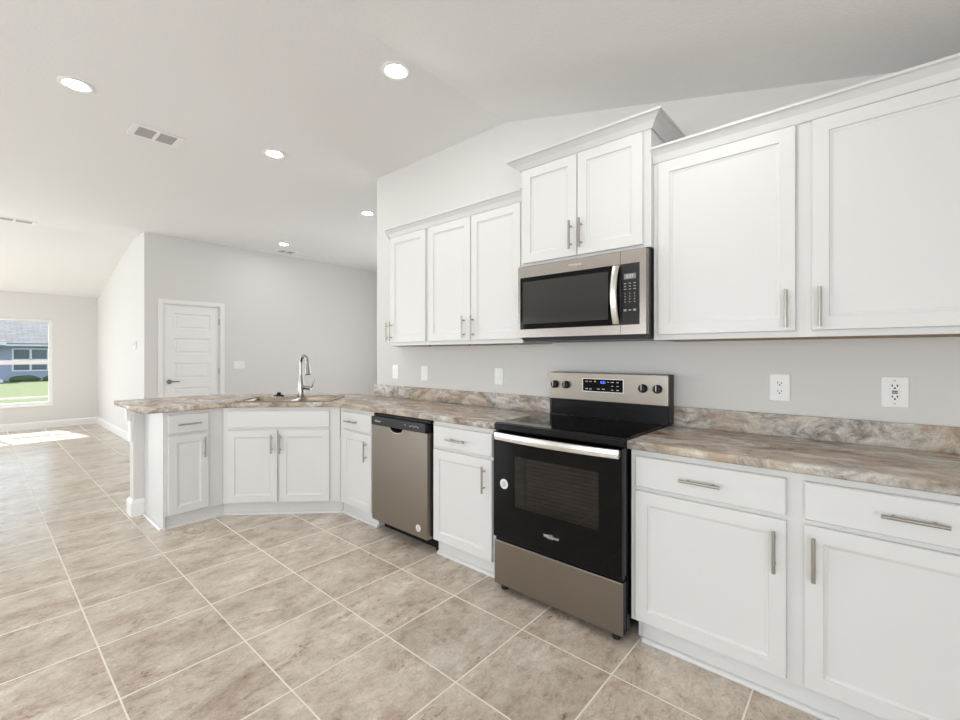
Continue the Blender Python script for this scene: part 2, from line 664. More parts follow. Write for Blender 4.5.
WIN = (-0.88, 0.915, 0.425, 1.925)
OPEN_W = (-3.95, -1.45, 0.0, 2.15)  # invented opening out of view, cut for the west fill lamp
wall_grid('wall_west', 'x', XF - 0.15, XF, SOUTH, SY + 0.12, 0, 2.375, [WIN, OPEN_W])
m = MB()
m.extrude_xz([(XF, 0), (XD - 0.12, 0), (XD - 0.12, ZC), (-8.1, ZC), (XF, 2.376)], SY, SY + 0.12)
struct(m.build('wall_north', M_WALL))
DY0, DY1, DZ1 = 1.735, 2.485, 2.035
wall_grid('wall_hall', 'x', XD - 0.12, XD, SY, NORTH, 0, ZC, [(DY0, DY1, 0, DZ1)])
N1 = (-6.05, -3.75, 0.45, 2.35)
wall_grid('wall_hall_end', 'y', NORTH, NORTH + 0.12, XD - 0.12, EAST, 0, zceil(EAST) - 0.002, [(N1[0], N1[1], N1[2], 1.90)])
m = MB()
m.extrude_xz([(XD - 0.12, zceil(EAST) - 0.001), (EAST, zceil(EAST) - 0.001), (XR, ZC - 0.001), (XD - 0.12, ZC - 0.001)], NORTH, NORTH + 0.12)
struct(m.build('wall_hall_end_gable', M_WALL))
S1 = (-9.05, -6.15, 0.0, 2.15)
S2 = (-3.05, -0.15, 0.5, 2.2)
wall_grid('wall_south', 'y', SOUTH - 0.12, SOUTH, XF, EAST, 0, 2.35, [S1, S2])
E1D = (-3.80, -1.40, 0.0, 1.90)
wall_grid('wall_east', 'x', EAST, EAST + 0.12, SOUTH, NORTH, 0, zceil(EAST) - 0.001, [E1D])
m = MB()
m.extrude_xz([(-11.0, 2.351), (EAST, 1.96), (EAST, zceil(EAST) - 0.001), (XR, ZC - 0.001), (-8.1, ZC - 0.001), (XF, 2.37)], SOUTH - 0.12, SOUTH)
struct(m.build('wall_south_gable', M_WALL))

# knee wall behind the peninsula and diagonal sink
m = MB()
m.prism([(-4.438, 0.84), (-4.438, 1.64), (-3.548, 2.53), (-3.520, 2.53), (-3.520, 2.66), (-3.598, 2.66), (-4.558, 1.70), (-4.558, 0.84)], 0, 0.875)
struct(m.build('wall_peninsula', M_WALL))


def baseboard(name, p, q, h=0.13, t=0.016):
    """board standing on the floor from p to q; the room is to the left of p->q"""
    p, q = Vector((*p, 0)), Vector((*q, 0))
    d = (q - p).normalized()
    n = Vector((-d.y, d.x, 0))
    m = MB()
    prof = [(0, 0), (t, 0), (t, h - 0.022), (t * 0.55, h - 0.006), (t * 0.35, h), (0, h)]
    a = [p + n * o + Vector((0, 0, z)) for o, z in prof]
    b = [q + n * o + Vector((0, 0, z)) for o, z in prof]
    m.sweep_rings([a, b], close_first=True)
    return struct(m.build(name, M_TRIM))


E1 = 0.0005
baseboard('baseboard_west', (XF + E1, SY - 0.002), (XF + E1, -1.38))
baseboard('baseboard_north', (XD - 0.001, SY - E1), (XF + 0.017, SY - E1))
baseboard('baseboard_hall', (XD + E1, 5.58), (XD + E1, 2.56))
baseboard('baseboard_hall_corner', (XD + E1, 1.66), (XD + E1, SY - 0.016))
# baseboard wrapping the end of the knee wall
m = MB()
t = 0.018
prof = [(0, 0), (t, 0), (t, 0.105), (t * 0.6, 0.122), (t * 0.4, 0.132), (0, 0.132)]
rings = []
for o, z in prof:
    rings.append([(-4.4375 + o, 0.9115, z), (-4.4375 + o, 0.8395 - o, z), (-4.5585 - o, 0.8395 - o, z), (-4.5585 - o, 1.70, z)])
vs = [[m.v(p) for p in r] for r in rings]
for a, b in zip(vs, vs[1:]):
    for k in range(3):
        m.bm.faces.new((a[k], a[k + 1], b[k + 1], b[k]))
struct(m.build('baseboard_peninsula', M_TRIM))

# ---------------------------------------------------------------- window in the far wall
wy0, wy1, wz0, wz1 = WIN
win = bpy.data.objects.new('window_1', None)
scene.collection.objects.link(win)
win.location = (XF, 0, 0)
struct(win)
o = (XF, 0, 0)


def bar_y(m, x0, x1, y0, y1, z0, z1):
    m.box(x0, x1, y0, y1, z0, z1, 0.003)


fm = MB(o)
fx0, fx1 = XF - 0.11, XF - 0.05
for (a0, a1) in ((wy0, wy1),):
    bar_y(fm, fx0, fx1, a0, a1, wz0, wz0 + 0.04)
    bar_y(fm, fx0, fx1, a0, a1, wz1 - 0.04, wz1)
for yy in (wy0, wy1 - 0.045, -0.028):
    bar_y(fm, fx0, fx1, yy, yy + 0.045, wz0 + 0.04, wz1 - 0.04)
fm.build('window_frame', M_TRIM, win)
zmid = 1.165
for (a0, a1) in ((wy0 + 0.045, -0.028), (0.017, wy1 - 0.045)):
    sm = MB(o)
    bar_y(sm, XF - 0.10, XF - 0.055, a0, a1, zmid - 0.035, zmid + 0.035)
    bar_y(sm, XF - 0.10, XF - 0.055, a0, a1, wz0 + 0.11, wz0 + 0.135)
    sash = sm.build('window_sash', M_TRIM, win)
    gm = MB(o)
    gm.box(XF - 0.085, XF - 0.081, a0, a1, wz0 + 0.04, wz1 - 0.04)
    gm.build('window_pane', M_WINGLASS, win)
sm = MB(o)
bar_y(sm, XF - 0.05, XF + 0.025, wy0 - 0.01, wy1 + 0.01, wz0 - 0.03, wz0 - 0.001)
sm.build('window_sill', M_TRIM, win)

# invented door and window frames out of view, added around the fill lamps
def opening_frame(name, axis, c, a0, a1, z0, z1):
    e = bpy.data.objects.new(name, None)
    scene.collection.objects.link(e)
    struct(e)
    w = MB()
    mid = (a0 + a1) / 2
    spans = [(a0, a1, z0, z0 + 0.05), (a0, a1, z1 - 0.05, z1), (a0, a0 + 0.05, z0 + 0.05, z1 - 0.05), (a1 - 0.05, a1, z0 + 0.05, z1 - 0.05), (mid - 0.035, mid + 0.035, z0 + 0.05, z1 - 0.05)]
    for s in spans:
        if axis == 'x':
            w.box(c - 0.09, c - 0.05, s[0], s[1], s[2], s[3])
        else:
            w.box(s[0], s[1], c - 0.09, c - 0.05, s[2], s[3])
    w.build('frame', M_TRIM, e)
    return e


opening_frame('added_opening_west', 'x', XF, OPEN_W[0], OPEN_W[1], 0.0, 2.15)
opening_frame('added_opening_southwest', 'y', SOUTH, S1[0], S1[1], 0.0, 2.15)
opening_frame('added_opening_east', 'x', EAST + 0.15, E1D[0], E1D[1], 0.0, 1.90)
opening_frame('added_opening_south', 'y', SOUTH, S2[0], S2[1], 0.5, 2.2)
opening_frame('added_opening_hall', 'y', NORTH + 0.16, N1[0], N1[1], 0.45, 1.90)

# ---------------------------------------------------------------- interior door in the hall wall
dr = bpy.data.objects.new('door_1', None)
scene.collection.objects.link(dr)
dr.location = (XD, DY0, 0)
struct(dr)
O = (XD, DY0, 0)
# local helper: build a -y facing panel then turn it to face +x
ly0, ly1 = DY0 + 0.022, DY1 - 0.022
W = ly1 - ly0
leaf = MB()
H0, H1 = 0.012, DZ1 - 0.02
st = 0.120
n_p = 5
rail = 0.13
zs = []
top = H1 - 0.120
bot = H0 + 0.225
ph = (top - bot - rail * (n_p - 1)) / n_p
leaf.box(0, st, 0, 0.035, H0, H1)
leaf.box(W - st, W, 0, 0.035, H0, H1)
z = bot
leaf.box(st, W - st, 0, 0.035, H0, bot)
for k in range(n_p):
    leaf.panel(st, W - st, z, z + ph, 0.030, [(0, 0.0), (0, 0.030), (0.012, 0.018), (0.028, 0.018), (0.04, 0.026)])
    z += ph
    z2 = z + rail if k < n_p - 1 else H1
    leaf.box(st, W - st, 0, 0.035, z, z2)
    z = z2
turn = Matrix.Translation((-0.02, ly0 - DY0, 0)) @ Matrix.Rotation(R(90), 4, 'Z')
leaf.build('door_leaf', M_TRIM, dr, matrix=turn)
cm = MB(O)
cw = 0.050
for (a0, a1, c0, c1) in ((DY0 - cw, DY0 + 0.006, 0, DZ1 + cw), (DY1 - 0.006, DY1 + cw, 0, DZ1 + cw), (DY0 + 0.006, DY1 - 0.006, DZ1 - 0.006, DZ1 + cw)):
    cm.box(XD + 0.0005, XD + 0.018, a0, a1, c0, c1, 0.004)
cm.build('door_casing', M_TRIM, dr)
jm = MB(O)
jm.box(XD - 0.119, XD, DY0, DY0 + 0.018, 0, DZ1)
jm.box(XD - 0.119, XD, DY1 - 0.018, DY1, 0, DZ1)
jm.box(XD - 0.119, XD, DY0 + 0.018, DY1 - 0.018, DZ1 - 0.016, DZ1)
jm.build('door_jamb', M_TRIM, dr)
for hz in (1.80, 1.05, 0.25):
    hm = MB(O)
    hm.tube([(XD - 0.012, ly1 + 0.002, hz - 0.045), (XD - 0.012, ly1 + 0.002, hz + 0.045)], 0.007, 8)
    hm.build('hinge', M_HINGE, dr)
hm = MB(O)
hy, hz = ly0 + 0.065, 0.915
hm.tube([(XD - 0.02, hy, hz), (XD - 0.008, hy, hz), (XD - 0.004, hy, hz)], [0.032, 0.032, 0.024], 20)
hm.tube([(XD - 0.006, hy, hz), (XD + 0.035, hy, hz)], 0.010, 12)
hm.tube([(XD + 0.035, hy - 0.008, hz), (XD + 0.037, hy + 0.03, hz + 0.003), (XD + 0.035, hy + 0.075, hz + 0.002), (XD + 0.031, hy + 0.115, hz - 0.003)], [0.010, 0.010, 0.009, 0.007], 10)
hm.build('door_handle', M_HINGE, dr)


# ---------------------------------------------------------------- cabinets
# local frame: x to the right along the front, -y towards the room, z up; origin at the floor, left end of the face frame
DOOR_PROF = [(0, 0.0), (0, 0.0165), (0.002, 0.019), (0.054, 0.019), (0.056, 0.0135), (0.064, 0.0115), (0.066, 0.010)]
SLAB_PROF = [(0, 0.0), (0, 0.015), (0.004, 0.019), (0.02, 0.019)]


def pull(parent, cx, cz, yf, vertical, length=0.155):
    h = MB()
    r = 0.0062
    a = length / 2
    yb = yf - 0.030
    if vertical:
        h.tube([(cx, yb, cz - a), (cx, yb, cz + a)], r, 12)
        for s in (-1, 1):
            h.tube([(cx, yf, cz + s * 0.048), (cx, yb, cz + s * 0.048)], 0.0045, 8)
    else:
        h.tube([(cx - a, yb, cz), (cx + a, yb, cz)], r, 12)
        for s in (-1, 1):
            h.tube([(cx + s * 0.048, yf, cz), (cx + s * 0.048, yb, cz)], 0.0045, 8)
    return h.build('handle', M_HANDLE, parent)


def door(parent, x0, x1, z0, z1, hx=None, hz=None, y=0.0):
    d = MB()
    d.panel(x0, x1, z0, z1, y - 0.0005, DOOR_PROF)
    ob = d.build('door', M_CAB, parent)
    if hx is not None:
        pull(ob, hx, hz, y - 0.0195, True)
    return ob


def drawer(parent, x0, x1, z0, z1, hx=None, hz=None, name='drawer'):
    d = MB()
    d.panel(x0, x1, z0, z1, -0.0005, SLAB_PROF)
    ob = d.build(name, M_CAB, parent)
    if hx is not None:
        pull(ob, hx, hz, -0.0195, False)
    return ob


def toe(parent, x0, x1, y0=0.04, m0=0.0, m1=0.0):
    """toe board with a quarter-round shoe; m0 / m1 mitre the ends (change of x per unit of depth)"""
    t = MB()
    prof = [(0.012, 0.0005), (0, 0.0005), (-0.018, 0.0005), (-0.0175, 0.007), (-0.014, 0.014), (-0.008, 0.018), (0, 0.019), (0, 0.0995), (0.012, 0.0995)]
    a = [(x0 - (y0 + p) * m0, y0 + p, z) for p, z in prof]
    b = [(x1 + (y0 + p) * m1, y0 + p, z) for p, z in prof]
    t.sweep_rings([a, b], close_first=True)
    t.build('toe_kick', M_CAB, parent)


def base_body(parent, w, depth):
    b = MB()
    b.box(0, w, 0, depth, 0.100, 0.875)
    b.box(0.012, w - 0.012, 0.055, depth, 0.001, 0.0995)
    return b.build('body', M_CAB, parent)


# right-hand base cabinet (two drawers over two doors)
X0 = -0.806
c = thing('base_cabinet', 'wide white base cabinet right of the black range, two drawers over two doors', 'cabinet', (X0, FY, 0), 0, 'white base cabinets')
base_body(c, 1.22, WY - FY - 0.003)
toe(c, 0.04, 1.22, 0.035)
drawer(c, -0.782 - X0, -0.221 - X0, 0.711, 0.847, -0.510 - X0, 0.777)
drawer(c, -0.167 - X0, 0.394 - X0, 0.711, 0.847, 0.113 - X0, 0.780)
door(c, -0.782 - X0, -0.221 - X0, 0.112, 0.692, -0.256 - X0, 0.577)
door(c, -0.167 - X0, 0.394 - X0, 0.112, 0.692, -0.139 - X0, 0.582)

# between dishwasher and range
X0 = -2.125
c = thing('base_cabinet', 'white base cabinet between the dishwasher and the range, one drawer over one door', 'cabinet', (X0, FY, 0), 0, 'white base cabinets')
base_body(c, 0.523, WY - FY - 0.003)
toe(c, 0.012, 0.515, 0.035)
drawer(c, -2.107 - X0, -1.618 - X0, 0.711, 0.845, -1.888 - X0, 0.772)
door(c, -2.107 - X0, -1.618 - X0, 0.108, 0.692, -1.668 - X0, 0.577)

# left of the dishwasher
X0 = -3.236
c = thing('base_cabinet', 'narrow white base cabinet left of the dishwasher, one drawer over one door', 'cabinet', (X0, FY, 0), 0, 'white base cabinets')
base_body(c, 0.470, WY - FY - 0.003)
toe(c, 0.0, 0.468, 0.035, 0.4142, 0.0)
drawer(c, -3.178 - X0, -2.789 - X0, 0.711, 0.845, -3.03 - X0, 0.775)
door(c, -3.178 - X0, -2.789 - X0, 0.108, 0.692, -2.845 - X0, 0.570)

# diagonal sink cabinet
P1 = Vector((-3.895, 1.315, 0))
c = thing('sink_cabinet', 'white diagonal corner sink cabinet with two doors under a blank drawer panel', 'cabinet', P1, R(45), 'white base cabinets')
L = 0.924
b = MB()
b.box(0.001, L - 0.001, 0, 0.02, 0.100, 0.875)
inv = Matrix.Rotation(R(-45), 4, 'Z') @ Matrix.Translation(-P1)


def loc2(x, y):
    v = inv @ Vector((x, y, 0))
    return (v.x, v.y)


b.prism([loc2(-3.898, 1.320), loc2(-3.239, 1.979), loc2(-3.240, 2.52), loc2(-3.55, 2.52), loc2(-4.43, 1.63), loc2(-4.43, 1.32)][::1], 0.100, 0.62)
b.build('body', M_CAB, c)
toe(c, 0.0005, L - 0.0005, 0.035, 0.4142, 0.4142)
drawer(c, 0.042, 0.842, 0.712, 0.848, name='blank_drawer_panel')
door(c, 0.042, 0.430, 0.112, 0.692, 0.391, 0.585)
door(c, 0.4475, 0.842, 0.112, 0.692, 0.458, 0.585 - 0.001)

# peninsula cabinet
Y0 = 0.926
c = thing('base_cabinet', 'white end cabinet of the peninsula with one drawer over one narrow door', 'cabinet', (-3.895, Y0, 0), R(90), 'white base cabinets')
b = MB()
b.box(0, 0.388, 0, 0.540, 0.100, 0.875)
b.box(0, 0.378, 0.048, 0.540, 0.001, 0.0995)
b.build('body', M_CAB, c)
toe(c, 0.0, 0.3885, 0.035, 0.0, 0.4142)
b = MB()
b.box(-0.014, -0.0005, 0.003, 0.540, 0.0005, 0.875)
prof = [(0, 0.0005), (-0.018, 0.0005), (-0.0175, 0.007), (-0.014, 0.014), (-0.008, 0.018), (0, 0.019)]
b.sweep_rings([[(-0.0145 + p, 0.020, z) for p, z in prof], [(-0.0145 + p, 0.522, z) for p, z in prof]], close_first=True)
b.build('end_panel', M_CAB, c)
drawer(c, 0.942 - Y0, 1.207 - Y0, 0.711, 0.848, 1.072 - Y0, 0.778)
door(c, 0.942 - Y0, 1.207 - Y0, 0.112, 0.692, 1.172 - Y0, 0.586)

# ---------------------------------------------------------------- wall cabinets
UZ0, UZ1 = 1.372, 2.286


def upper_body(parent, w, depth, z0, z1, y=0.0):
    b = MB()
    b.box(0, w, y, depth, z0, z1)
    ob = b.build('body', M_CAB, parent)
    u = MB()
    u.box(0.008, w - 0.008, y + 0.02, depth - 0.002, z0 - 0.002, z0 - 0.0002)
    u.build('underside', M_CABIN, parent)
    return ob


def crown(parent, pts, prof):
    """pts: outline of cabinet front edge, list of (x, y, dx, dy) with mitre direction per vertex"""
    m = MB()
    rings = []
    for (x, y, dx, dy) in pts:
        rings.append([(x + dx * o, y + dy * o, z) for o, z in prof])
    m.sweep_rings(rings, close_first=True)
    return m.build('crown_moulding', M_CAB, parent)


def crown_prof(z0, z1, p):
    return [(0.0, z0), (0.008, z0), (0.011, z0 + 0.005), (p * 0.42, z0 + (z1 - z0) * 0.45), (p * 0.80, z1 - 0.013), (p, z1 - 0.010), (p, z1), (p - 0.010, z1 + 0.001), (0.0, z1)]


# right
X0 = -0.787
c = thing('wall_cabinet', 'wide white wall cabinet with two tall doors right of the microwave', 'cabinet', (X0, UY, 0), 0, 'white wall cabinets')
upper_body(c, 1.22, WY - UY - 0.002, UZ0, UZ1)
door(c, 0.026, -0.216 - X0, 1.397, 2.228, -0.245 - X0, 1.487)
door(c, -0.163 - X0, 0.395 - X0, 1.397, 2.228, -0.136 - X0, 1.487)
crown(c, [(0.0005, -0.0005, 0, -1), (1.22, -0.0005, 0, -1)], crown_prof(2.234, 2.300, 0.052))

# left double-door
X0 = -2.427
c = thing('wall_cabinet', 'white double-door wall cabinet left of the microwave', 'cabinet', (X0, UY, 0), 0, 'white wall cabinets')
upper_body(c, 0.853, WY - UY - 0.002, UZ0, UZ1)
door(c, 0.016, -2.000 - X0 + 0.005, 1.397, 2.228, -2.046 - X0, 1.484)
door(c, -1.988 - X0 + 0.000, 0.845, 1.397, 2.228, -1.965 - X0, 1.484)
crown(c, [(0, -0.0005, 0, -1), (0.8635, -0.0005, 0, -1)], crown_prof(2.234, 2.298, 0.050))
for k, xx in enumerate((0.004, 0.40)):
    cl = MB()
    cl.box(xx - 0.004, xx + 0.004, 0.004, 0.016, UZ0 - 0.010, UZ0 - 0.0025)
    cl.build('dark_block', M_SLOT, c)  # small dark blocks along the bottom edge

# left single-door
X0 = -2.872
c = thing('wall_cabinet', 'white single-door wall cabinet, second from the left end of the row', 'cabinet', (X0, UY, 0), 0, 'white wall cabinets')
upper_body(c, 0.444, WY - UY - 0.002, UZ0, UZ1)
door(c, 0.014, 0.428, 1.397, 2.228, 0.036, 1.484)
crown(c, [(0, -0.0005, -0.4142, -1), (0.4445, -0.0005, 0, -1)], crown_prof(2.234, 2.298, 0.050))

# angled end cabinet turning back to the wall
c = thing('wall_cabinet', 'angled white end wall cabinet closing the left end of the row', 'cabinet', (-2.873, UY, 0), R(-45), 'white wall cabinets')
# local: x runs from the wall corner to the front corner; here mirrored so the front corner is at x=0 and the body lies at x<0
rot = Matrix.Rotation(R(45), 4, 'Z')
b = MB()
pts = [(0, 0), (0, 0.325), (-0.325, 0.325)]
b.prism([((rot @ Vector((x, y, 0))).x, (rot @ Vector((x, y, 0))).y) for x, y in pts], UZ0, UZ1)
b.build('body', M_CAB, c)
door(c, -0.44, -0.015, 1.397, 2.228, -0.045, 1.484)
crown(c, [(-0.455, -0.0005, 0.0, -1), (0, -0.0005, math.tan(R(-22.5)), -1)], crown_prof(2.234, 2.298, 0.050))

# over the microwave
X0 = -1.563
c = thing('wall_cabinet', 'short white wall cabinet over the microwave, raised with a larger crown', 'cabinet', (X0, MY, 0), 0, 'white wall cabinets')
b = MB()
b.box(0, 0.775, 0, WY - MY - 0.002, 1.826, 2.44)
b.build('body', M_CAB, c)
door(c, 0.022, 0.380, 1.840, 2.392, 0.350, 1.950)
door(c, 0.385, 0.739, 1.840, 2.392, 0.411, 1.952)
d_ = WY - MY - 0.003
crown(c, [(-0.0005, d_, -1, 0), (-0.0005, -0.0005, -1, -1), (0.7755, -0.0005, 1, -1), (0.7755, d_, 1, 0)], crown_prof(2.400, 2.458, 0.068))

# ---------------------------------------------------------------- countertops
dF = -5.165   # x - y along the diagonal front edge
ct = thing('countertop', 'L-shaped stone-look countertop with the sink, running along the peninsula to the range', 'countertop', (0, 0, 0), 0, 'stone-look countertops')
CF = 1.932
px = -3.866
outer = [(px, 0.773), (px, px - dF), (CF + dF, CF), (-1.5775, CF), (-1.5775, WY - 0.002), (-3.80, WY - 0.002), (-4.775, 1.555), (-4.775, 0.773)]

# sink geometry: local frame u=(1,1)/sqrt2 (right), w=(-1,1)/sqrt2 (away from the room)
SC = Vector((-3.772, 1.832))
U = Vector((1, 1)) / math.sqrt(2)
Wv = Vector((-1, 1)) / math.sqrt(2)


def sk(u, w):
    p = SC + U * u + Wv * w
    return (p.x, p.y)


def rrect(cu, cw, hu, hw, r, n=5):
    out = []
    for (sx, sy, a0) in ((1, 1, 0), (-1, 1, 90), (-1, -1, 180), (1, -1, 270)):
        for k in range(n + 1):
            a = R(a0 + 90 * k / n)
            out.append((cu + sx * (hu - r) + r * math.cos(a), cw + sy * (hw - r) + r * math.sin(a)))
    return out


hole = [sk(u, w) for u, w in rrect(0, 0, 0.370, 0.235, 0.05)]
top = holed_slab('slab', [outer, hole[::-1]], CZ0, CZ1, 0.007, M_LAM)
top.parent = ct
m = MB()
m.box(-3.530, -1.5785, WY - 0.022, WY - 0.0025, CZ1, 1.018, 0.003)
m.build('backsplash', M_LAMB, ct)

ct = thing('countertop', 'short stone-look countertop on the cabinet right of the range', 'countertop', (0, 0, 0), 0, 'stone-look countertops')
top = holed_slab('slab', [[(-0.811, CF), (0.43, CF), (0.43, WY - 0.002), (-0.811, WY - 0.002)]], CZ0, CZ1, 0.007, M_LAM)
top.parent = ct
m = MB()
m.box(-0.800, 0.43, WY - 0.022, WY - 0.0025, CZ1, 1.018, 0.003)
m.build('backsplash', M_LAMB, ct)

# corbel and outlet cover on the end of the knee wall
m = MB((-4.52, 0.82, 0.8))
m.extrude_xz([(-4.585, 0.874), (-4.485, 0.874), (-4.485, 0.77), (-4.52, 0.77)], 0.805, 0.8385)
tag(m.build('corbel', M_TRIM), 'small white corbel under the left overhanging end of the peninsula countertop', 'corbel')
m = MB((-4.50, 0.83, 0.67))
m.panel(-4.540, -4.462, 0.595, 0.765, 0.8390, [(0, 0), (0, 0.012), (0.004, 0.016), (0.02, 0.016)])
tag(m.build('cover_plate', M_PLATE), 'white cover plate on the narrow end of the peninsula wall', 'wall plate')

# ---------------------------------------------------------------- sink
sinkt = thing('kitchen_sink', 'double-bowl stainless drop-in sink in the corner of the countertop', 'sink', (SC.x, SC.y, CZ1), R(45))


def flat(pts, z):
    return [(u, w, z) for u, w in pts]


r_ = MB()
NN = 5
outer_r = rrect(0, 0, 0.400, 0.262, 0.06, NN)
# rim: ring from the outer edge rising to the deck
deckz = 0.006
bl = rrect(-0.190, -0.03, 0.167, 0.185, 0.055, NN)
br = rrect(0.190, -0.03, 0.167, 0.185, 0.055, NN)


def fill_deck(m, outer, holes, z):
    edges = []
    for loop in [outer] + holes:
        vs = [m.v((u, w, z)) for u, w in loop]
        for i in range(len(vs)):
            edges.append(m.bm.edges.new((vs[i], vs[(i + 1) % len(vs)])))
    bmesh.ops.triangle_fill(m.bm, use_beauty=True, use_dissolve=False, edges=edges)


inner_o = rrect(0, 0, 0.392, 0.254, 0.054, NN)
r_.sweep_rings([flat(outer_r, 0.0006), flat(inner_o, deckz)], close_last=False)
fill_deck(r_, inner_o, [bl, br], deckz)
# keep the deck only outside the bowls
for f in [f for f in r_.bm.faces if len(f.verts) == 3]:
    ce = f.calc_center_median()
    if abs(abs(ce.x) - 0.190) < 0.150 and abs(ce.y + 0.035) < 0.160:
        pass
r_.build('rim', M_SINK, sinkt)
for cx_ in (-0.190, 0.190):
    bw = MB()
    rr = [rrect(cx_, -0.03, 0.167, 0.185, 0.055, NN), rrect(cx_, -0.03, 0.162, 0.180, 0.055, NN), rrect(cx_, -0.03, 0.153, 0.171, 0.06, NN), rrect(cx_, -0.03, 0.130, 0.148, 0.07, NN), rrect(cx_, -0.03, 0.045, 0.045, 0.044, NN)]
    zz = [deckz, deckz - 0.008, -0.15, -0.178, -0.184]
    bw.sweep_rings([flat(a, zq) for a, zq in zip(rr, zz)], close_last=True, smooth=True)
    bowl = bw.build('bowl', M_SINK, sinkt)
    dn = MB()
    dn.tube([(cx_, -0.035, -0.1838), (cx_, -0.035, -0.180)], [0.042, 0.036], 20)
    dn.build('drain', M_CHROME, bowl)

# faucet, behind the divider
fu, fw = 0.0, 0.205
fp = sk(fu, fw)
ft = thing('faucet', 'tall brushed gooseneck pull-down kitchen faucet standing at the back of the sink', 'faucet', (fp[0], fp[1], CZ1 + deckz + 0.0006), R(45))
b = MB()
b.tube([(0, 0, 0), (0, 0, 0.006), (0, 0, 0.012)], [0.036, 0.036, 0.031], 20)
b.tube([(0, 0, 0.010), (0, 0, 0.10), (0, 0, 0.16), (0, 0, 0.19)], [0.029, 0.027, 0.020, 0.0165], 20)
b.build('base', M_CHROME, ft)
sp = MB()
pts = [(0, 0, 0.17), (0, 0, 0.300)]
rad = 0.068
sdx, sdy = 0.66, -0.75     # spout swings towards the right front
for k in range(1, 12):
    a = math.pi * k / 12
    q = rad * (1 - math.cos(a))
    pts.append((sdx * q, sdy * q, 0.30 + rad * math.sin(a)))
q = rad * 2
pts.append((sdx * q, sdy * q, 0.290))
sp.tube(pts, 0.0145, 14)
sp.build('spout', M_CHROME, ft)
sh = MB()
sh.tube([(sdx * q, sdy * q, 0.300), (sdx * q * 1.01, sdy * q * 1.01, 0.275), (sdx * q * 1.04, sdy * q * 1.04, 0.235), (sdx * q * 1.06, sdy * q * 1.06, 0.205)], [0.016, 0.019, 0.023, 0.026], 16)
head = sh.build('spray_head', M_CHROME, ft)
sb = MB()
sb.tube([(sdx * q * 1.06, sdy * q * 1.06, 0.2048), (sdx * q * 1.063, sdy * q * 1.063, 0.199)], [0.0245, 0.022], 16)
sb.build('nozzle', M_BLKP, head)
lv = MB()
lv.tube([(0.012, -0.002, 0.080), (0.060, -0.012, 0.076), (0.095, -0.018, 0.072)], [0.018, 0.019, 0.020], 14)
lv.tube([(0.088, -0.017, 0.075), (0.108, -0.020, 0.095), (0.114, -0.021, 0.125), (0.126, -0.022, 0.160)], [0.010, 0.008, 0.007, 0.0065], 10)
lv.build('lever', M_CHROME, ft)

sx_, sy_ = sk(-0.195, 0.200)
m = MB((sx_, sy_, CZ1 + deckz + 0.001))
m.tube([(sx_, sy_, CZ1 + deckz + 0.001), (sx_, sy_, CZ1 + deckz + 0.010), (sx_, sy_, CZ1 + deckz + 0.014)], [0.044, 0.044, 0.030], 20)
m.tube([(sx_, sy_, CZ1 + deckz + 0.013), (sx_, sy_, CZ1 + deckz + 0.028), (sx_, sy_, CZ1 + deckz + 0.036)], [0.014, 0.019, 0.014], 12)
tag(m.build('sink_stopper', M_BLKP), 'small black sink stopper lying on the back rim of the sink', 'stopper')

# ---------------------------------------------------------------- dishwasher
DX0, DX1 = -2.7475, -2.1445
dw = thing('dishwasher', 'stainless dishwasher with a black control strip, left of the range', 'dishwasher', (DX0, 1.93, 0))
O = (DX0, 1.93, 0)
m = MB(O)
m.box(DX0 - 0.012, DX1 + 0.012, 1.985, 2.50, 0.100, 0.868)
m.build('body', M_BLACK, dw)
m = MB(O)
m.box(DX0 + 0.0, DX1 + 0.01, 2.045, 2.06, 0.001, 0.0995)
m.box(DX1 - 0.01, DX1 + 0.010, 2.02, 2.045, 0.001, 0.0995)
m.build('toe_panel', M_BLACK, dw)
# door panel with a scoop for the hand in its top edge
m = MB(O)
hx0, hx1, hz_ = -2.535, -2.385, 0.752
zt, zb = 0.786, 0.094
yf, ybk = 1.932, 1.984
N = 10
curve = [(hx0 + (hx1 - hx0) * k / N, zt - (zt - hz_) * (math.sin(math.pi * k / N) ** 0.45)) for k in range(N + 1)]
pts = [(DX0, zb), (DX1, zb), (DX1, zt)] + curve[::-1] + [(DX0, zt)]
m.extrude_xz(pts, yf, ybk)
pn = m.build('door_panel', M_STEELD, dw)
m = MB(O)
cl = [(x, 1.930, z) for x, z in curve]
m.tube(cl, 0.0035, 8)
m.build('pocket_lip', M_BRIGHT, pn)
m = MB(O)
m.box(hx0 - 0.01, hx1 + 0.01, 1.9845, 1.9849, 0.72, 0.79)
m.build('pocket_back', M_BLACK, pn)
m = MB(O)
m.box(DX0 - 0.003, DX1 - 0.012, 1.926, 1.984, 0.787, 0.850, 0.006)
cp = m.build('control_panel', M_BLKP, dw)
text_mesh('lettering', 'Whirlpool', 0.017, M_PRINT, cp, (-2.672 - DX0, 1.9255 - 1.93, 0.818))
for k, xx in enumerate((-2.365, -2.315, -2.295, -2.275, -2.255, -2.235)):
    m = MB(O)
    m.box(xx, xx + 0.010, 1.9252, 1.9262, 0.821 - 0.005 * (k % 2), 0.826 - 0.005 * (k % 2))
    m.build('button', M_PRINT, cp)
m = MB(O)
m.box(DX0 - 0.002, DX1 + 0.009, 1.950, 1.985, 0.8505, 0.868)
m.build('top_strip', M_BLACK, dw)


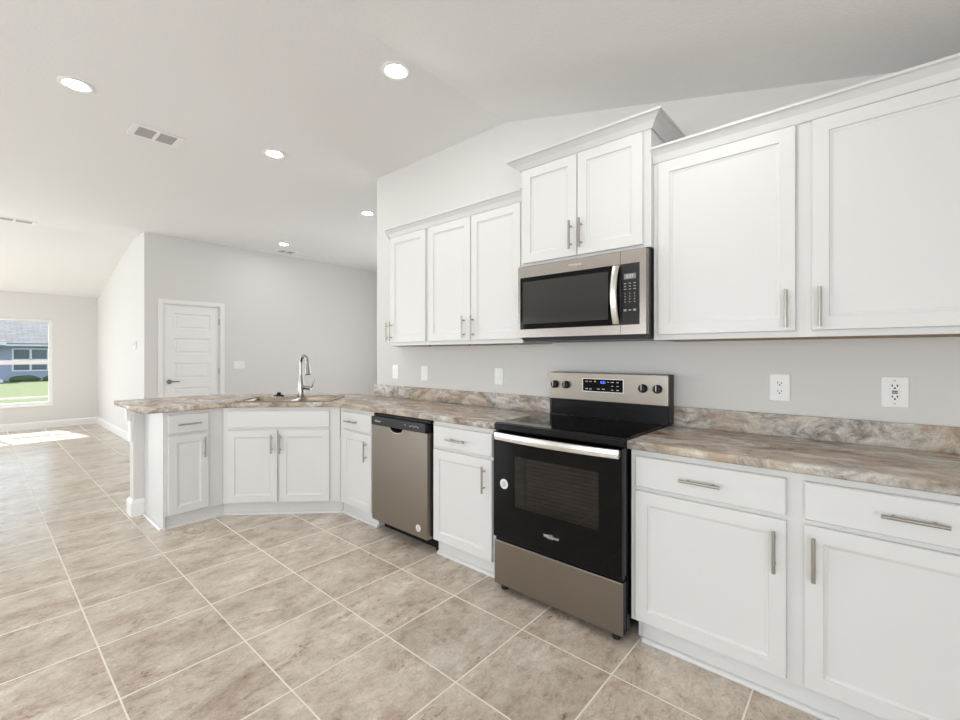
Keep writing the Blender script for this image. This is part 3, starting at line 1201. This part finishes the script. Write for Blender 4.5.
def sticker(name, parent, cx, cz, y, r, O):
    m = MB(O)
    m.tube([(cx, y, cz), (cx, y - 0.0006, cz)], r, 28)
    s = m.build(name, M_PRINT, parent)
    m = MB(O)
    for k, (dz, w) in enumerate(((0.45, 0.45), (0.2, 0.75), (-0.05, 0.6), (-0.3, 0.7), (-0.52, 0.4))):
        m.box(cx - r * w * 0.8, cx + r * w * 0.8, y - 0.0009, y - 0.0005, cz + dz * r - r * 0.06, cz + dz * r + r * 0.06)
    m.build('sticker_print', M_GREYP, s)


sticker('sticker', dw, -2.2325, 0.152, 1.9318, 0.023, O)

# ---------------------------------------------------------------- range
RX0, RX1 = -1.567, -0.815
rg = thing('range', 'freestanding electric range with black glass top and stainless drawer', 'range', (RX0, 1.90, 0))
O = (RX0, 1.90, 0)
m = MB(O)
m.box(RX0 + 0.004, RX1 - 0.002, 1.945, 2.47, 0.045, 0.9075)
m.build('body', M_BLACK, rg)
m = MB(O)
m.box(RX0 - 0.004, RX1 + 0.002, 1.930, 2.44, 0.908, 0.923, 0.004)
ctp = m.build('cooktop', M_GLOSS, rg)
m = MB(O)
m.box(RX0 + 0.005, RX1, 1.905, 1.945, 0.884, 0.921, 0.007)
m.build('front_rail', M_BLACK, rg)
# oven door : frame with a window
wx0, wx1, wz0_, wz1_ = -1.412, -0.930, 0.488, 0.758
dz0, dz1 = 0.302, 0.878
m = MB(O)
dy0, dy1 = 1.893, 1.943
x0, x1 = RX0 + 0.012, RX1 - 0.003
for (a, b2, c0, c1) in ((x0, wx0, dz0, dz1), (wx1, x1, dz0, dz1), (wx0, wx1, dz0, wz0_), (wx0, wx1, wz1_, dz1)):
    m.box(a, b2, dy0, dy1 - 0.001, c0, c1)
dd = m.build('oven_door', M_GLOSS, rg)
m = MB(O)
m.box(wx0 + 0.0002, wx1 - 0.0002, dy0 + 0.0010, dy0 + 0.003, wz0_ + 0.0002, wz1_ - 0.0002)
m.build('window_glass', M_DARKGLASS, dd)
m = MB(O)
m.box(wx0, wx1, dy1 - 0.006, dy1 - 0.0012, wz0_, wz1_)
m.build('inner_panel', M_OVENIN, dd)
m = MB(O)
k = 0
zz = wz0_ + 0.03
while zz < wz1_ - 0.015:
    m.box(wx0 + 0.055, wx1 - 0.012, dy1 - 0.0125, dy1 - 0.0065, zz, zz + 0.009)
    zz += 0.0195
m.build('rack_bars', M_RACK, dd)
m = MB(O)
m.box(wx0 + 0.040, wx0 + 0.044, dy1 - 0.02, dy1 - 0.007, wz0_, wz1_)
m.build('inner_trim', M_BLKP, dd)
# broad bowed handle
m = MB(O)
rings = []
N = 16
for k in range(N + 1):
    t = k / N
    x = (RX0 + 0.034) + (RX1 - RX0 - 0.044) * t
    bow = 0.026 * (1 - (2 * t - 1) ** 2)
    y = 1.872 - bow
    zc_ = 0.857 - 0.000 * bow
    h = 0.021
    rings.append([(x, y + 0.006, zc_ - h), (x, y, zc_ - h + 0.003), (x, y - 0.002, zc_), (x, y, zc_ + h - 0.003), (x, y + 0.006, zc_ + h), (x, y + 0.010, zc_)])
m.sweep_rings(rings, close_first=True)
m.box(RX0 + 0.034, RX0 + 0.057, 1.878, 1.893, 0.842, 0.872)
m.box(RX1 - 0.033, RX1 - 0.010, 1.878, 1.893, 0.842, 0.872)
m.build('handle', M_BRIGHT, dd)
text_mesh('lettering', 'Whirlpool', 0.021, M_PRINT, dd, ((-1.185) - RX0, 1.8925 - 1.90, 0.388))
m = MB(O)
rr = [(-1.185 + 0.024 * math.cos(a) - 0.004, 1.8922, 0.389 + 0.0095 * math.sin(a) + 0.003 * math.cos(a)) for a in [2 * math.pi * k / 24 for k in range(3, 22)]]
m.tube(rr, 0.0007, 6)
m.build('logo_swoosh', M_PRINT, dd)
sticker('sticker', dd, -1.482, 0.598, 1.8928, 0.027, O)
# drawer
m = MB(O)
m.box(x0, x1, 1.900, 1.910, 0.040, 0.278, 0.003)
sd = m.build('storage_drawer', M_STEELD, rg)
m = MB(O)
m.box(x0 + 0.001, x1 - 0.0005, 1.9102, 1.944, 0.042, 0.277)
m.build('drawer_box', M_BLACK, sd)
m = MB(O)
m.box(x0 + 0.004, x1 - 0.004, 1.912, 1.944, 0.279, 0.3015)
m.build('drawer_gap', M_BLACK, rg)
for (fx, fy) in ((RX0 + 0.05, 1.945), (RX1 - 0.05, 1.945), (RX0 + 0.05, 2.40), (RX1 - 0.05, 2.40)):
    m = MB(O)
    m.tube([(fx, fy, 0.0005), (fx, fy, 0.012), (fx, fy, 0.0449)], [0.020, 0.020, 0.012], 14)
    m.build('foot', M_BLKP, rg)
# backguard
gx0, gx1 = -1.534, -0.790
gz0, gz1 = 1.022, 1.190
m = MB(O)
m.box(gx0 + 0.004, gx1, 2.448, 2.507, 0.9235, gz1 + 0.001)
m.build('backguard_body', M_BLKP, rg)
m = MB(O)
m.box(gx0 + 0.012, gx1 - 0.006, 2.4405, 2.4478, 0.9235, gz0 - 0.001)
m.build('lower_black_panel', M_BLACK, rg)
m = MB(O)
m.box(gx0, gx1 - 0.002, 2.422, 2.4478, gz0, gz1, 0.005)
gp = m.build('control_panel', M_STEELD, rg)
m = MB(O)
m.box(-1.294, -1.036, 2.4205, 2.4225, 1.079, 1.159)
m.build('display_border', M_BRIGHT, gp)
m = MB(O)
m.box(-1.290, -1.040, 2.4195, 2.4215, 1.083, 1.155)
dsp = m.build('display', M_GLOSS, gp)
text_mesh('display_digits', '5:21', 0.019, M_BLUE, dsp, (-1.160 - RX0, 2.4190 - 1.90, 1.137))
for (xx, zz_, w) in ((-1.272, 1.146, .014), (-1.247, 1.146, .014), (-1.272, 1.102, .016), (-1.247, 1.102, .014), (-1.196, 1.104, .016), (-1.165, 1.104, .016),
                     (-1.135, 1.146, .01), (-1.110, 1.146, .018), (-1.078, 1.146, .012), (-1.110, 1.124, .012), (-1.078, 1.124, .012), (-1.110, 1.101, .012), (-1.078, 1.101, .016)):
    m = MB(O)
    xx, zz_ = xx + 0.007, zz_ - 0.006
    m.box(xx - w / 2, xx + w / 2, 2.4189, 2.4196, zz_ - 0.0018, zz_ + 0.0018)
    m.build('button', M_PRINT, dsp)
m = MB(O)
m.box(-1.215, -1.206, 2.4189, 2.4196, 1.138, 1.145)
m.build('amber_light', M_AMBER, dsp)
for kx in (-1.484, -1.404, -0.925, -0.846):
    m = MB(O)
    m.tube([(kx, 2.4218, 1.114), (kx, 2.404, 1.114), (kx, 2.400, 1.114)], [0.024, 0.023, 0.020], 22)
    kn = m.build('knob', M_BLKP, gp)
    m = MB(O)
    m.box(kx - 0.005, kx + 0.005, 2.392, 2.402, 1.093, 1.135, 0.002)
    m.build('knob_grip', M_BLKP, kn)
    m = MB(O)
    m.box(kx - 0.0018, kx + 0.0018, 2.3912, 2.3922, 1.104, 1.134)
    m.build('pointer', M_PRINT, kn)
    m = MB(O)
    m.box(kx - 0.001, kx + 0.001, 2.4208, 2.4216, 1.144, 1.160)
    m.build('dial_mark', M_GREYP, gp)
# ---------------------------------------------------------------- microwave over the range
MX0, MX1 = -1.546, -0.792
mw = thing('microwave', 'stainless over-the-range microwave with a black glass door', 'microwave', (MX0, 2.11, 1.37))
O = (MX0, 2.11, 1.37)
Z0, Z1 = 1.400, 1.812
XS = -0.919
m = MB(O)
m.box(MX0 + 0.002, MX1 - 0.002, 2.150, 2.525, 1.392, 1.823)
m.build('body', M_BLKP, mw)
m = MB(O)
m.extrude_xz([(MX0 + 0.03, 1.378), (MX1 - 0.01, 1.378), (MX1 - 0.004, 1.3915), (MX0 + 0.006, 1.3915)], 2.135, 2.50)
m.build('bottom_vent', M_BLKP, mw)
gl0, gl1, gz0_, gz1_ = -1.531, XS - 0.003, 1.447, 1.748
m = MB(O)
for (a, b2, c0, c1) in ((MX0, gl0, Z0, Z1), (gl0, XS - 0.001, Z0, gz0_), (gl0, XS - 0.001, gz1_, Z1), (gl1, XS - 0.001, gz0_, gz1_)):
    m.box(a, b2, 2.11, 2.149, c0, c1)
md = m.build('door', M_STEEL, mw)
m = MB(O)
m.box(gl0 + 0.0002, gl1 - 0.0002, 2.112, 2.149, gz0_ + 0.0002, gz1_ - 0.0002)
mg = m.build('door_glass', M_GLOSS, md)
m = MB(O)
m.panel(-1.515, -0.985, 1.478, 1.722, 2.1119, [(0, 0), (0, 0.0005), (0.003, 0.0005), (0.006, 0.0001)])
m.build('inner_window', plain('perforated_window_screen', (0.035, 0.033, 0.031, 1), 0.12), mg)
text_mesh('lettering', 'Whirlpool', 0.018, M_PRINT, md, (-1.172 - MX0, 2.1095 - 2.11, 1.782 - 1.37))
m = MB(O)
N = 14
rings = []
for k in range(N + 1):
    t = k / N
    z = 1.452 + (1.742 - 1.452) * t
    bow = 0.034 * (1 - (2 * t - 1) ** 2)
    xc = -0.938
    y = 2.096 - bow
    rings.append([(xc - 0.017, y + 0.005, z), (xc - 0.013, y - 0.001, z), (xc, y - 0.003, z), (xc + 0.013, y - 0.001, z), (xc + 0.017, y + 0.005, z), (xc, y + 0.009, z)])
m.sweep_rings(rings, close_first=True)
m.box(-0.951, -0.927, 2.098, 2.1118, 1.4525, 1.472)
m.box(-0.951, -0.927, 2.098, 2.1118, 1.722, 1.7415)
m.build('handle', M_BRIGHT, md)
m = MB(O)
cx0, cx1 = XS + 0.0025, -0.823
for (a, b2, c0, c1) in ((XS + 0.001, MX1, Z0, gz0_), (XS + 0.001, MX1, gz1_, Z1), (cx1, MX1, gz0_, gz1_)):
    m.box(a, b2, 2.11, 2.149, c0, c1)
sp_ = m.build('side_panel', M_STEEL, mw)
m = MB(O)
m.box(cx0 - 0.001, cx1 - 0.0002, 2.1115, 2.149, gz0_ + 0.0002, gz1_ - 0.0002)
mp = m.build('control_panel', plain('dark_control_glass', (0.022, 0.022, 0.023, 1), 0.15), mw)
m = MB(O)
m.box(-0.902, -0.842, 2.1106, 2.1114, 1.672, 1.698)
ds = m.build('display', plain('grey_lcd', (0.22, 0.23, 0.22, 1), 0.3), mp)
text_mesh('display_digits', '5:21', 0.022, M_PRINT, ds, (-0.872 - MX0, 2.1103 - 2.11, 1.685 - 1.37))
keys = [(-0.896 + q_ * 0.024, 1.650 - r * 0.014, 0.006, 0.0018) for r in range(3) for q_ in range(3)]
keys += [(-0.896 + q_ * 0.024, 1.600 - r * 0.0135, 0.002, 0.0026) for r in range(4) for q_ in range(3)]
keys += [(-0.896, 1.519, 0.007, 0.005), (-0.872, 1.519, 0.006, 0.003), (-0.848, 1.519, 0.007, 0.005)]
for xx, zz_, hw, hh in keys:
    m = MB(O)
    m.box(xx - hw, xx + hw, 2.1106, 2.1114, zz_ - hh, zz_ + hh)
    m.build('button', M_GREYP, mp)


# ---------------------------------------------------------------- plates on the kitchen wall
def plate(name, label, cat, cx, cz, w, h, kind, group=None):
    O = (cx, WY - 0.001, cz)
    m = MB(O)
    m.panel(cx - w / 2, cx + w / 2, cz - h / 2, cz + h / 2, WY - 0.0005, [(0, 0), (0, 0.003), (0.003, 0.006), (0.010, 0.006)])
    e = m.build(name, M_PLATE)
    tag(e, label, cat, group)
    yf = WY - 0.0066
    if kind == 'duplex':
        for s in (-1, 1):
            m = MB(O)
            rings = []
            for ins, dp in ((0, 0), (0, 0.0025), (0.0015, 0.003)):
                rings.append([(cx + a, yf - dp + 0.0003, cz + s * 0.0195 + b) for a, b in rrect(0, 0, 0.0165 - ins, 0.0135 - ins, 0.009, 4)])
            m.sweep_rings(rings, close_first=True)
            rc = m.build('receptacle', M_PLATE, e)
            m = MB(O)
            y2 = yf - 0.0030
            zc_ = cz + s * 0.0195
            for sl in ((-0.0086, -0.0056, 0.008), (0.0056, 0.0086, 0.007)):
                m = MB(O)
                m.box(cx + sl[0], cx + sl[1], y2 - 0.0004, y2, zc_ - 0.001, zc_ + sl[2])
                m.build('slot', M_SLOT, rc)
            m = MB(O)
            m.tube([(cx, y2, zc_ - 0.0075), (cx, y2 - 0.0004, zc_ - 0.0075)], 0.0034, 10)
            m.build('ground_hole', M_SLOT, rc)
        m = MB(O)
        m.tube([(cx, yf + 0.0005, cz), (cx, yf - 0.001, cz)], 0.0028, 10)
        m.build('screw', M_PLATE, e)
    elif kind == 'gfci':
        m = MB(O)
        m.box(cx - 0.0175, cx + 0.0175, yf - 0.0035, yf + 0.0003, cz - 0.034, cz + 0.034, 0.001)
        rc = m.build('receptacle', M_PLATE, e)
        y2 = yf - 0.0035
        for s in (-1, 1):
            zc_ = cz + s * 0.0225
            for sx2 in (-0.00775, 0.00775):
                m = MB(O)
                m.box(cx + sx2 - 0.002, cx + sx2 + 0.002, y2 - 0.0005, y2, zc_, zc_ + 0.009)
                m.build('slot', M_SLOT, rc)
            m = MB(O)
            m.tube([(cx, y2, zc_ - 0.006), (cx, y2 - 0.0005, zc_ - 0.006)], 0.0038, 10)
            m.build('ground_hole', M_SLOT, rc)
            m = MB(O)
            m.box(cx - 0.009, cx + 0.009, y2 - 0.0012, y2, cz + (0.0012 if s > 0 else -0.0062), cz + (0.0062 if s > 0 else -0.0012))
            m.build('test_button', M_SLOT, rc)
            m = MB(O)
            m.tube([(cx, yf + 0.0005, cz + s * 0.048), (cx, yf - 0.001, cz + s * 0.048)], 0.0030, 10)
            m.build('screw', M_VENTL, e)
    else:
        m = MB(O)
        m.panel(cx - 0.0165, cx + 0.0165, cz - 0.033, cz + 0.033, yf + 0.0003, [(0, 0), (0, 0.002), (0.002, 0.004), (0.006, 0.003)])
        m.build('rocker', M_PLATE, e)
    return e


plate('outlet', 'white duplex outlet plate on the wall just right of the range', 'outlet', -0.311, 1.144, 0.083, 0.130, 'duplex')
plate('outlet', 'white outlet plate with black test buttons, rightmost on the kitchen wall', 'outlet', 0.089, 1.144, 0.087, 0.130, 'gfci')
plate('light_switch', 'white rocker plate nearest the left end of the kitchen wall', 'wall plate', -3.235, 1.143, 0.080, 0.125, 'rocker', 'white rocker plates above the left backsplash')
plate('light_switch', 'white rocker plate above the dishwasher, middle of the three left of the range', 'wall plate', -2.840, 1.143, 0.080, 0.125, 'rocker', 'white rocker plates above the left backsplash')
plate('light_switch', 'white rocker plate closest to the left side of the range', 'wall plate', -2.026, 1.143, 0.080, 0.125, 'rocker', 'white rocker plates above the left backsplash')

# double switch plate on the hall wall, thermostat on the side wall
O = (XD, 2.75, 1.14)
pw, ph2 = 0.17, 0.12
m = MB()
m.panel(-pw / 2, pw / 2, -ph2 / 2, ph2 / 2, -0.0005, [(0, 0), (0, 0.003), (0.003, 0.006), (0.01, 0.006)])
T = Matrix.Rotation(R(90), 4, 'Z')
e = m.build('light_switch', M_PLATE, matrix=T, loc=O)
tag(e, 'wide white switch plate on the hall wall right of the white door', 'wall plate')
for q_ in (-0.046, 0, 0.046):
    m = MB()
    m.panel(q_ - 0.016, q_ + 0.016, -0.033, 0.033, -0.0063, [(0, 0), (0, 0.002), (0.002, 0.004), (0.006, 0.003)])
    m.build('rocker', M_PLATE, e, matrix=T)
O = (-7.92, SY - 0.0005, 1.435)
m = MB(O)
m.panel(-7.97, -7.87, 1.375, 1.495, SY - 0.0005, [(0, 0), (0, 0.018), (0.006, 0.024), (0.02, 0.024)])
e = m.build('thermostat', M_PLATE)
tag(e, 'small white thermostat on the bright side wall near the hall corner', 'thermostat')
m = MB(O)
m.box(-7.945, -7.895, SY - 0.0252, SY - 0.0246, 1.425, 1.475)
m.build('screen', plain('grey_screen', (0.45, 0.47, 0.46, 1), 0.3), e)


# ---------------------------------------------------------------- ceiling lights and vents
def downlight(x, y, label, r=0.088, slope=False):
    z = zceil(x)
    ang = math.atan(0.245) if slope else 0
    e = thing('recessed_light', label, 'ceiling light', (x, y, z), 0, 'recessed ceiling lights')
    e.rotation_euler = (0, ang, 0)
    m = MB()
    seg = 32
    prof = [(r, -0.0005), (r, -0.005), (r - 0.006, -0.008), (r * 0.72, -0.006), (r * 0.64, -0.0012)]
    rings = [[(q * math.cos(2 * math.pi * k / seg), q * math.sin(2 * math.pi * k / seg), zz) for k in range(seg)] for q, zz in prof]
    m.sweep_rings(rings, close_last=False, smooth=True)
    m.build('trim_ring', M_TRIM, e)
    m = MB()
    q = r * 0.635
    m.sweep_rings([[(q * math.cos(2 * math.pi * k / seg), q * math.sin(2 * math.pi * k / seg), -0.0032) for k in range(seg)],
                   [(q * 0.9 * math.cos(2 * math.pi * k / seg), q * 0.9 * math.sin(2 * math.pi * k / seg), -0.0045) for k in range(seg)]])
    m.build('lens', M_LED, e)


downlight(-3.70, 0.415, 'round recessed light nearest the upper left corner of the photo')
downlight(-2.095, 1.640, 'largest round recessed light, beside the ceiling crease over the range')
downlight(-3.725, 1.650, 'round recessed light in the middle of the flat ceiling over the sink')
downlight(-4.46, 3.07, 'round recessed light just left of the kitchen wall end')
downlight(-6.66, 3.09, 'smallest round recessed light, next to the far hall vent')
downlight(-2.095, 0.415, 'added unseen recessed light in the flat ceiling over the floor in front of the range')  # this and the next two are added unseen, brightening floor and cabinets
downlight(-2.095, -0.81, 'added unseen recessed light in the ceiling behind the camera, nearer the ridge')
downlight(-3.70, -0.81, 'added unseen recessed light in the ceiling behind the camera, farther from the ridge')
downlight(-0.50, 1.640, 'recessed light in the sloped ceiling above the right wall cabinets', slope=True)


def vent(x0, x1, y0, y1, label, along='y'):
    cx, cy = (x0 + x1) / 2, (y0 + y1) / 2
    O = (cx, cy, ZC)
    e = thing('ceiling_vent', label, 'vent', O, 0, 'white ceiling vents')
    m = MB(O)
    zt, zb = ZC - 0.0005, ZC - 0.007
    fr = 0.028
    mid = cy
    for (a, b, c, d) in ((x0, x1, y0, y0 + fr * 1.4), (x0, x1, y1 - fr * 1.4, y1), (x0, x0 + fr, y0 + fr * 1.4, y1 - fr * 1.4), (x1 - fr, x1, y0 + fr * 1.4, y1 - fr * 1.4), (x0 + fr, x1 - fr, mid - 0.012, mid + 0.012)):
        m.box(a, b, c, d, zb, zt)
    m.build('frame', M_TRIM, e)
    m = MB(O)
    m.box(x0 + fr, x1 - fr, y0 + fr * 1.4, y1 - fr * 1.4, ZC - 0.0016, ZC - 0.0006)
    m.build('backing', M_VENTD, e)
    n = 5
    w = (x1 - x0 - 2 * fr) / n
    for (a0, a1) in ((y0 + fr * 1.4, mid - 0.012), (mid + 0.012, y1 - fr * 1.4)):
        m = MB(O)
        for k in range(n):
            xa = x0 + fr + w * k + 0.002
            m.extrude_xz([(xa, zb + 0.0002), (xa + 0.002, zb), (xa + w * 0.82, zt - 0.0018), (xa + w * 0.82 - 0.002, zt - 0.0016)], a0, a1)
        m.build('louvers', M_VENTL, e)


vent(-4.21, -3.985, 0.755, 1.075, 'white ceiling vent between two recessed lights over the peninsula')
vent(-7.23, -7.00, 3.19, 3.50, 'white ceiling vent in the hall near the far wall')
vent(-8.08, -7.90, 0.13, 0.52, 'white ceiling vent at the left edge, along the far ceiling crease')

# ---------------------------------------------------------------- outdoors
m = MB((-30, 0, -0.3))
vsx = [(-11.2, -0.20), (-20, -0.35), (-47, -0.64), (-75, -0.7)]
a = [m.v((x, -25, z)) for x, z in vsx]
b = [m.v((x, 25, z)) for x, z in vsx]
for i in range(3):
    m.bm.faces.new((a[i], a[i + 1], b[i + 1], b[i]))
a2 = [m.v((x, -25, z - 0.3)) for x, z in vsx]
struct(m.build('ground', M_LAWN))

HX = -47.0
hs = thing('neighbor_house', 'blue-grey house with a shingle roof seen through the far window', 'house', (HX, 0, -0.64))
O = (HX, 0, -0.64)
m = MB(O)
m.box(HX - 9, HX, -14, 12, -0.639, 1.98)
m.build('wall', M_HOUSE, hs)
m = MB(O)
m.box(HX - 0.1, HX + 0.55, -14.5, 12.5, 1.93, 2.10)
m.build('fascia', M_FASCIA, hs)
m = MB(O)
m.extrude_xz([(HX + 0.6, 2.10), (HX + 0.6, 2.14), (HX - 5, 4.7), (HX - 10.5, 2.14), (HX - 10.5, 2.10)], -14.6, 12.6)
m.build('roof', M_SHINGLE, hs)
wy_0, wy_1, wz_0, wz_1 = 1.78, 3.72, 0.07, 1.78
m = MB(O)
f = 0.10
for (p, q, r, s) in ((wy_0, wy_1, wz_0, wz_0 + f), (wy_0, wy_1, wz_1 - f, wz_1), (wy_0, wy_0 + f, wz_0 + f, wz_1 - f), (wy_1 - f, wy_1, wz_0 + f, wz_1 - f), ((wy_0 + wy_1) / 2 - 0.06, (wy_0 + wy_1) / 2 + 0.06, wz_0 + f, wz_1 - f),
                     (wy_0 + f, wy_1 - f, 0.88, 0.98)):
    m.box(HX + 0.001, HX + 0.06, p, q, r, s)
wf = m.build('window', M_FASCIA, hs)
m = MB(O)
m.box(HX + 0.001, HX + 0.02, wy_0 + f, wy_1 - f, wz_0 + f, wz_1 - f)
m.build('pane', plain('far_pane', (0.10, 0.13, 0.15, 1), 0.08), wf)
m = MB(O)
m.box(HX + 0.2, HX + 2.2, -6.0, 1.45, 1.98, 2.16)
m.build('porch_beam', M_FASCIA, hs)
m = MB(O)
m.box(HX + 0.05, HX + 2.2, -6.0, 1.30, -0.62, -0.45)
m.build('porch_slab', M_FASCIA, hs)
for k, yy in enumerate((-1.5, 0.2, 2.4, 4.1, 5.8)):
    m = MB((HX + 0.9 + 0.02 * k, yy, -0.62))
    t = bmesh.new()
    bmesh.ops.create_icosphere(t, subdivisions=3, radius=1.0)
    for v in t.verts:
        n = 1 + 0.12 * math.sin(v.co.x * 9 + k) * math.sin(v.co.y * 8) * math.sin(v.co.z * 7 + k)
        v.co = Vector((v.co.x * 0.35 * n + HX + 1.2, v.co.y * 0.78 * n + yy, max(0, v.co.z * 0.30 * n + 0.14) - 0.625))
    m.merge(t)
    t.free()
    if k in (2, 3, 4):
        tag(m.build('shrub', M_HEDGE), 'low dark green shrub along the foot of the neighbouring house', 'shrub', 'low shrubs along the neighbouring house')
    else:
        m.bm.free()
